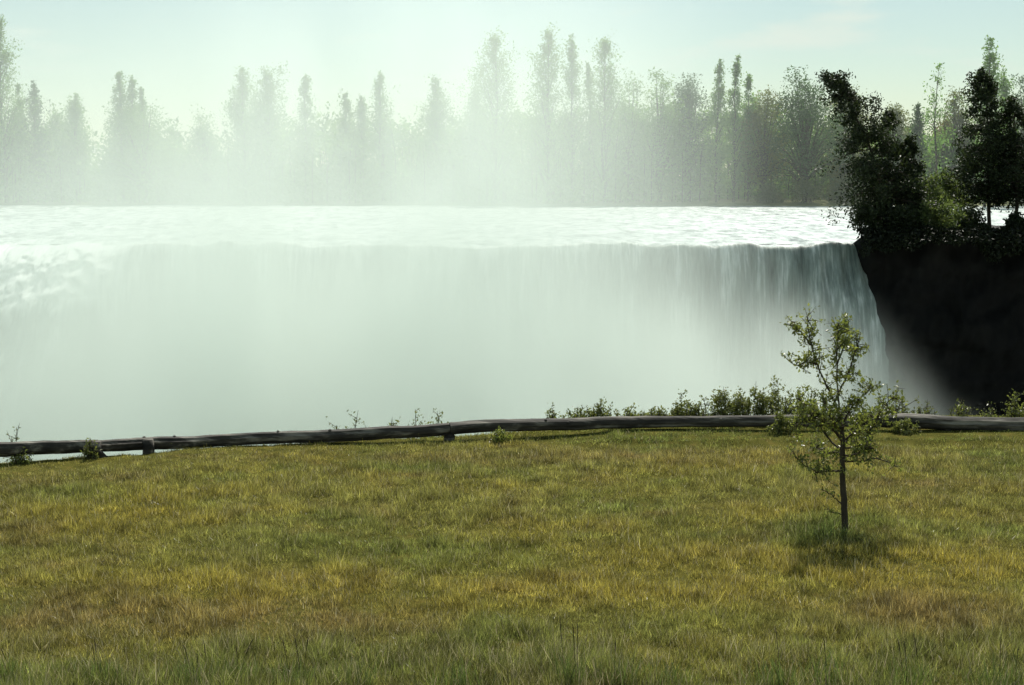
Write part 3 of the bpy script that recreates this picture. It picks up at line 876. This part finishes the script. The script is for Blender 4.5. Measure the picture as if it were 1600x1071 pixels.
# ------------------------------------------------------------------ the sapling
SAP = on_ground(1321, 827)
def sapling():
    rng = np.random.default_rng(42)
    bx, by = SAP; bz = float(field_z(bx, by))
    root = thing("sapling", "young thin-trunked tree with sparse small leaves standing in the meadow", "tree", (bx, by, bz))
    tr = Tubes(); LP = []; LC = []
    def limb(pts, r0, r1, dep=0.0, wig=0.012):
        P = []
        n = len(pts)
        for k, (px, py) in enumerate(pts):
            p = at(px, py, by + dep * (k / max(1, n - 1)))
            P.append((p[0] - bx, p[1] - by, p[2] - bz))
        P = np.array(P)
        q = np.linspace(0, 1, n * 3); Q = np.stack([np.interp(q, np.linspace(0, 1, n), P[:, j]) for j in range(3)], 1)
        Q[1:-1] += rng.normal(0, wig * 0.35, Q[1:-1].shape)
        tr.add(Q, r0 + (r1 - r0) * q, 8 if r0 > 0.02 else 5, rough=0.05, rng=rng)
        return Q
    def twigs(Q, n, length, u0=0.25, per=9, up=0.5):
        for k in range(n):
            u = rng.uniform(u0, 1.0); q = np.linspace(0, 1, len(Q))
            o = np.array([np.interp(u, q, Q[:, j]) for j in range(3)])
            d = unit(rng.normal(size=3) + np.array([0, 0, up])) * length * rng.uniform(0.5, 1.3)
            mid = o + d * 0.5 + rng.normal(0, 0.01, 3)
            tr.add([o, mid, o + d], [0.006, 0.004, 0.002], 4, cap=False)
            m = max(3, int(per * rng.uniform(0.5, 1.4)))
            LP.append(o + np.outer(rng.uniform(0.2, 1.08, m), d) + rng.normal(0, 0.022, (m, 3))); LC.append(np.full(m, rng.uniform()))
            if rng.uniform() < 0.6:
                o2 = o + d * rng.uniform(0.3, 0.7); d2 = unit(rng.normal(size=3) + d / length) * length * 0.6
                tr.add([o2, o2 + d2], [0.004, 0.002], 3, cap=False)
                LP.append(o2 + np.outer(rng.uniform(0.2, 1.08, m // 2 + 1), d2) + rng.normal(0, 0.02, (m // 2 + 1, 3))); LC.append(np.full(m // 2 + 1, rng.uniform()))
    trunk = limb([(1321, 850), (1321, 830), (1319, 785), (1316, 740), (1316, 715), (1317, 690), (1313, 660)], 0.048, 0.026)
    limbs = [
     ([(1313, 660), (1304, 628), (1290, 598), (1276, 570), (1268, 540), (1263, 515), (1262, 494)], 0.015, 0.006, 0.15, 26, 0.20, 8),
     ([(1314, 665), (1311, 630), (1308, 595), (1307, 560), (1308, 530), (1310, 505)], 0.013, 0.006, -0.2, 26, 0.20, 9),
     ([(1304, 628), (1318, 600), (1330, 570), (1338, 545), (1345, 520)], 0.016, 0.004, 0.3, 16, 0.18, 8),
     ([(1308, 570), (1318, 545), (1324, 520), (1326, 500)], 0.012, 0.004, 0.1, 11, 0.15, 8),
     ([(1276, 570), (1262, 566), (1246, 572), (1232, 564)], 0.012, 0.004, 0.1, 9, 0.14, 7),
     ([(1268, 540), (1255, 524), (1244, 512), (1236, 502)], 0.010, 0.004, -0.1, 10, 0.13, 7),
     ([(1317, 700), (1335, 700), (1350, 690), (1362, 672), (1372, 650), (1386, 630), (1400, 618)], 0.013, 0.006, -0.3, 26, 0.20, 9),
     ([(1317, 690), (1340, 670), (1362, 652), (1390, 645), (1414, 636)], 0.013, 0.005, 0.35, 20, 0.19, 9),
     ([(1316, 720), (1340, 722), (1365, 716), (1390, 722), (1402, 730)], 0.014, 0.004, 0.2, 10, 0.16, 6),
     ([(1316, 738), (1297, 736), (1276, 738), (1258, 728), (1242, 714)], 0.014, 0.005, -0.2, 17, 0.19, 7),
     ([(1317, 705), (1298, 690), (1282, 668), (1270, 648), (1256, 634), (1244, 622)], 0.015, 0.005, 0.3, 26, 0.20, 10),
     ([(1316, 690), (1296, 664), (1276, 652), (1256, 660), (1240, 668)], 0.016, 0.004, -0.4, 20, 0.20, 10),
     ([(1315, 676), (1322, 650), (1334, 632), (1350, 618), (1362, 606)], 0.016, 0.004, -0.45, 20, 0.18, 9),
     ([(1316, 690), (1306, 672), (1296, 648), (1286, 628)], 0.016, 0.004, -0.5, 20, 0.2, 10),
     ([(1316, 700), (1326, 684), (1332, 666), (1344, 650)], 0.016, 0.004, 0.5, 20, 0.2, 10),
     ([(1317, 715), (1308, 706), (1290, 708), (1270, 700)], 0.014, 0.004, 0.5, 18, 0.2, 10),
     ([(1317, 712), (1332, 712), (1348, 706), (1366, 700)], 0.014, 0.004, -0.5, 16, 0.2, 9),
     ([(1320, 790), (1304, 778), (1290, 768), (1282, 764)], 0.010, 0.003, -0.1, 4, 0.07, 4),
     ([(1320, 806), (1300, 800), (1286, 790)], 0.008, 0.003, -0.25, 2, 0.06, 4),
    ]
    for pts, r0, r1, dep, n, ln, per in limbs:
        twigs(limb(pts, r0, r1, dep), int(n * 1.6), ln, per=per + 1)
    tr.build("trunk", M_BARK, root)
    LP = np.concatenate(LP); LC = np.concatenate(LC)
    crown_mesh(LP, 0.050, rng, M_SAPLEAF, root, clump=LC, name="leaves", aspect=0.55)
sapling()

# ------------------------------------------------------------------ the meadow grass
GOLD, OLIVE, GREEN, BROWN, LUSH_AND_SHADE, STRAW = [np.array(c) for c in
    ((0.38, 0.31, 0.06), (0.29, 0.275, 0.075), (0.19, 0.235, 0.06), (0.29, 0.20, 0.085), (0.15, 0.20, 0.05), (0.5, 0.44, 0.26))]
def meadow():
    rng = np.random.default_rng(7)
    N = 1950000
    y = 11.3 + (27.2 - 11.3) * rng.uniform(0, 1, N) ** 1.05
    x = (rng.uniform(-1, 1, N)) * (y * 0.364 + 2.2)
    keep = y < fence_y(x) + 0.2 + 0.55 * sstep(-4.5, -0.5, x) + sstep(0, 3, x) * 0.9
    # clumped, uneven stand
    dens = fbm(x * 2.2, y * 2.2, 201, 3)
    keep &= rng.uniform(0, 1, N) < np.clip(0.55 + 1.3 * (dens - 0.4), 0.42, 1)
    x = x[keep]; y = y[keep]; n = len(x)
    z = field_z(x, y)
    px = CX + x / y * F_PX; py = 280 + (CAM_Z - z) * F_PX / y
    def blob(cx, cy_, rx, ry): return np.exp(-(((px - cx) / rx) ** 2 + ((py - cy_) / ry) ** 2))
    wn = fbm(x * 0.55, y * 0.8, 210, 4); wn2 = fbm(x * 1.5, y * 2.0, 220, 4); wn3 = fbm(x * 5, y * 5, 230, 2)
    gold = np.clip(2.4 * (wn - 0.45), 0, 1) * 0.8 + 0.85 * blob(950, 940, 420, 45) + 0.7 * blob(300, 920, 260, 50) + 0.6 * blob(180, 810, 120, 30) + 0.5 * blob(1450, 900, 250, 60) + 0.3 * blob(380, 740, 150, 20)
    brown = np.clip(2.6 * (wn2 - 0.52), 0, 1) * 0.6 + 0.9 * blob(200, 985, 330, 34) + 0.9 * blob(1480, 970, 170, 38) + 0.4 * blob(900, 720, 500, 12) + 0.5 * blob(560, 990, 150, 28) + 0.4 * blob(1450, 765, 200, 14)
    green = np.clip(2.6 * (fbm(x * 0.9 + 40, y * 1.2, 240, 4) - 0.5), 0, 1) + 0.7 * blob(600, 865, 300, 28) + 0.8 * blob(130, 785, 90, 25) + 0.6 * blob(330, 890, 160, 20) + 0.6 * blob(1000, 985, 300, 26) + 0.7 * sstep(704, 690, py) * sstep(500, 800, px) + 0.3 * blob(1400, 850, 200, 20)
    lush_and_shade = 0.6 * sstep(1000, 1060, py + 220 * (wn2 - 0.5)) + 1.6 * blob(1312, 838, 62, 24) + 0.7 * blob(1250, 850, 50, 24)  # blobs under the sapling: its shadow put into blade colour, plus taller lush grass
    W = np.stack([gold, np.full(n, 0.55), green, brown, lush_and_shade], 1)
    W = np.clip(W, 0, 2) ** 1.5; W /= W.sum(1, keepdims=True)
    base = W @ np.stack([GOLD, OLIVE, GREEN, BROWN, LUSH_AND_SHADE])
    r = rng.uniform(0, 1, n)
    base *= np.clip(np.exp(rng.normal(-0.08, 0.5, n)), 0.25, 2.4)[:, None] * (0.45 + 1.1 * wn3)[:, None] * (0.7 + 0.6 * fbm(x * 12, y * 12, 270, 2))[:, None]
    straw = r < 0.03 + 0.05 * sstep(990, 1050, py) + 0.03 * (W[:, 0] + W[:, 3])
    base[straw] = STRAW * rng.uniform(0.5, 1.2, (straw.sum(), 1))
    clump = fbm(x * 3.3, y * 3.3, 260, 3)
    h = (0.04 + 0.075 * rng.uniform(0, 1, n) ** 2) * np.clip(0.6 + 2.2 * (clump - 0.3), 0.6, 1.8) * (0.65 + 0.8 * dens[keep]) * (1 + 1.1 * W[:, 4]) * (1 - 0.25 * W[:, 2])
    h *= 1 - (0.55 - 0.3 * sstep(-4, 0, x) + 0.35 * sstep(3, 5, x)) * sstep(2.2, 0.6, fence_y(x) - y)
    h = np.where(straw, h * 1.35, h)
    tall = rng.uniform(0, 1, n) < 0.006
    h = np.where(tall, h * 2.2, h)
    wd = rng.uniform(0.0045, 0.0105, n) * (0.6 + y / 30)
    wd = np.where(tall, 0.004, wd)
    ang = rng.uniform(0, 2 * math.pi, n); tilt = np.abs(rng.normal(0, 0.6, n)) * np.where(tall, 0.4, 1)
    d = np.stack([np.cos(ang) * np.sin(tilt), np.sin(ang) * np.sin(tilt), np.cos(tilt)], 1)
    a2 = rng.uniform(0, 2 * math.pi, n)
    s = np.stack([np.cos(a2), np.sin(a2), 0 * a2], 1)
    P = np.stack([x, y, z - 0.01], 1)
    tip = P + d * h[:, None] + np.stack([np.cos(ang) * h * 0.12, np.sin(ang) * h * 0.12, 0 * h], 1)
    half = s * (wd * 0.5)[:, None]
    V = np.stack([P - half, P + half, tip], 1).reshape(-1, 3)
    Ft = np.arange(n * 3).reshape(-1, 3)
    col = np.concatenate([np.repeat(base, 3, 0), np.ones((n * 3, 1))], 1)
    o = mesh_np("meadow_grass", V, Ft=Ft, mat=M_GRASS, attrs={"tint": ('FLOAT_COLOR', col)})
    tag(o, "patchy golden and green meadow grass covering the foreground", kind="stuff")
meadow()

# tall sedge clumps along the bottom edge
def sedge(label, px, py, top, wpx, n, seed):
    rng = np.random.default_rng(seed)
    x, y = on_ground(px, py); z = float(field_z(x, y))
    H = (py - top) / ppm(y) * 1.02; w = wpx / ppm(y)
    root = thing("sedge_clump", label, "grass clump", (x, y, z), "sedge clumps along the bottom edge")
    ox = rng.normal(0, w * 0.28, n); oy = rng.normal(0, w * 0.22, n)
    h = H * rng.uniform(0.45, 1.0, n) ** 0.8
    ang = rng.uniform(0, 6.28, n); tilt = np.abs(rng.normal(0, 0.16, n))
    V = []; F4 = []; F3 = []
    q = np.array([0, 0.35, 0.7])
    wd = rng.uniform(0.005, 0.010, n)
    a2 = rng.uniform(0, 6.28, n)
    for k in range(n):
        d = np.array([math.cos(ang[k]) * math.sin(tilt[k]), math.sin(ang[k]) * math.sin(tilt[k]), math.cos(tilt[k])])
        s = np.array([math.cos(a2[k]), math.sin(a2[k]), 0]) * wd[k] * 0.5
        b = len(V); o = np.array([ox[k], oy[k], -0.03 + float(field_z(x + ox[k], y + oy[k])) - z])
        bend = np.array([math.cos(ang[k]), math.sin(ang[k]), -0.3]) * h[k] * 0.18
        for j, u in enumerate(q):
            p = o + d * h[k] * u + bend * u * u
            ww = (1, 0.9, 0.6)[j]
            V += [p - s * ww, p + s * ww]
        V.append(o + d * h[k] + bend)
        F4 += [(b, b + 1, b + 3, b + 2), (b + 2, b + 3, b + 5, b + 4)]; F3.append((b + 4, b + 5, b + 6))
    V = np.array(V)
    c = np.repeat(LUSH_AND_SHADE[None] * rng.uniform(0.5, 1.35, (n, 1)) * np.array([1, 1, 1]), 7, 0)
    dry = rng.uniform(0, 1, n) < 0.12
    c[np.repeat(dry, 7)] = STRAW * 0.6
    mesh_np("blades", V, F4, F3, mat=M_GRASS, parent=root, attrs={"tint": ('FLOAT_COLOR', np.concatenate([c, np.ones((len(c), 1))], 1))})["kind"] = "stuff"
    st = Tubes()
    for k in range(int(rng.integers(0, 4))):
        sx_ = rng.normal(0, 0.07)
        bx, by = rng.normal(0, w * 0.15, 2); hh = H * rng.uniform(0.9, 1.35)
        st.add([(bx, by, -0.03), (bx + sx_ * 0.4, by, hh * 0.5), (bx + sx_, by, hh * 0.9), (bx + sx_ * 1.3, by, hh)],
               [0.002, 0.0018, 0.004, 0.001], 4)
    if st.V: st.build("seed_stalks", M_BARK, root)
names = ["first", "second", "third", "fourth", "fifth", "sixth", "seventh", "eighth", "ninth", "tenth", "eleventh", "twelfth", "thirteenth", "fourteenth"]
for i, (px, py, top, w, n) in enumerate([(20, 1068, 1010, 60, 60), (160, 1070, 1020, 70, 70), (300, 1076, 1012, 80, 90), (372, 1068, 1016, 60, 80), (462, 1078, 1008, 60, 70), (556, 1076, 1012, 70, 80),
    (715, 1082, 1005, 80, 90), (890, 1080, 985, 60, 90), (968, 1080, 1000, 60, 80), (1045, 1074, 1015, 70, 80), (1210, 1076, 1002, 80, 100), (1290, 1074, 995, 80, 100), (1420, 1076, 1010, 90, 90), (1560, 1080, 1014, 90, 100)]):
    sedge(f"{names[i]} tall dark sedge clump from the left along the picture's bottom edge", px, py, top, w, int(n * 1.3), 1300 + i)
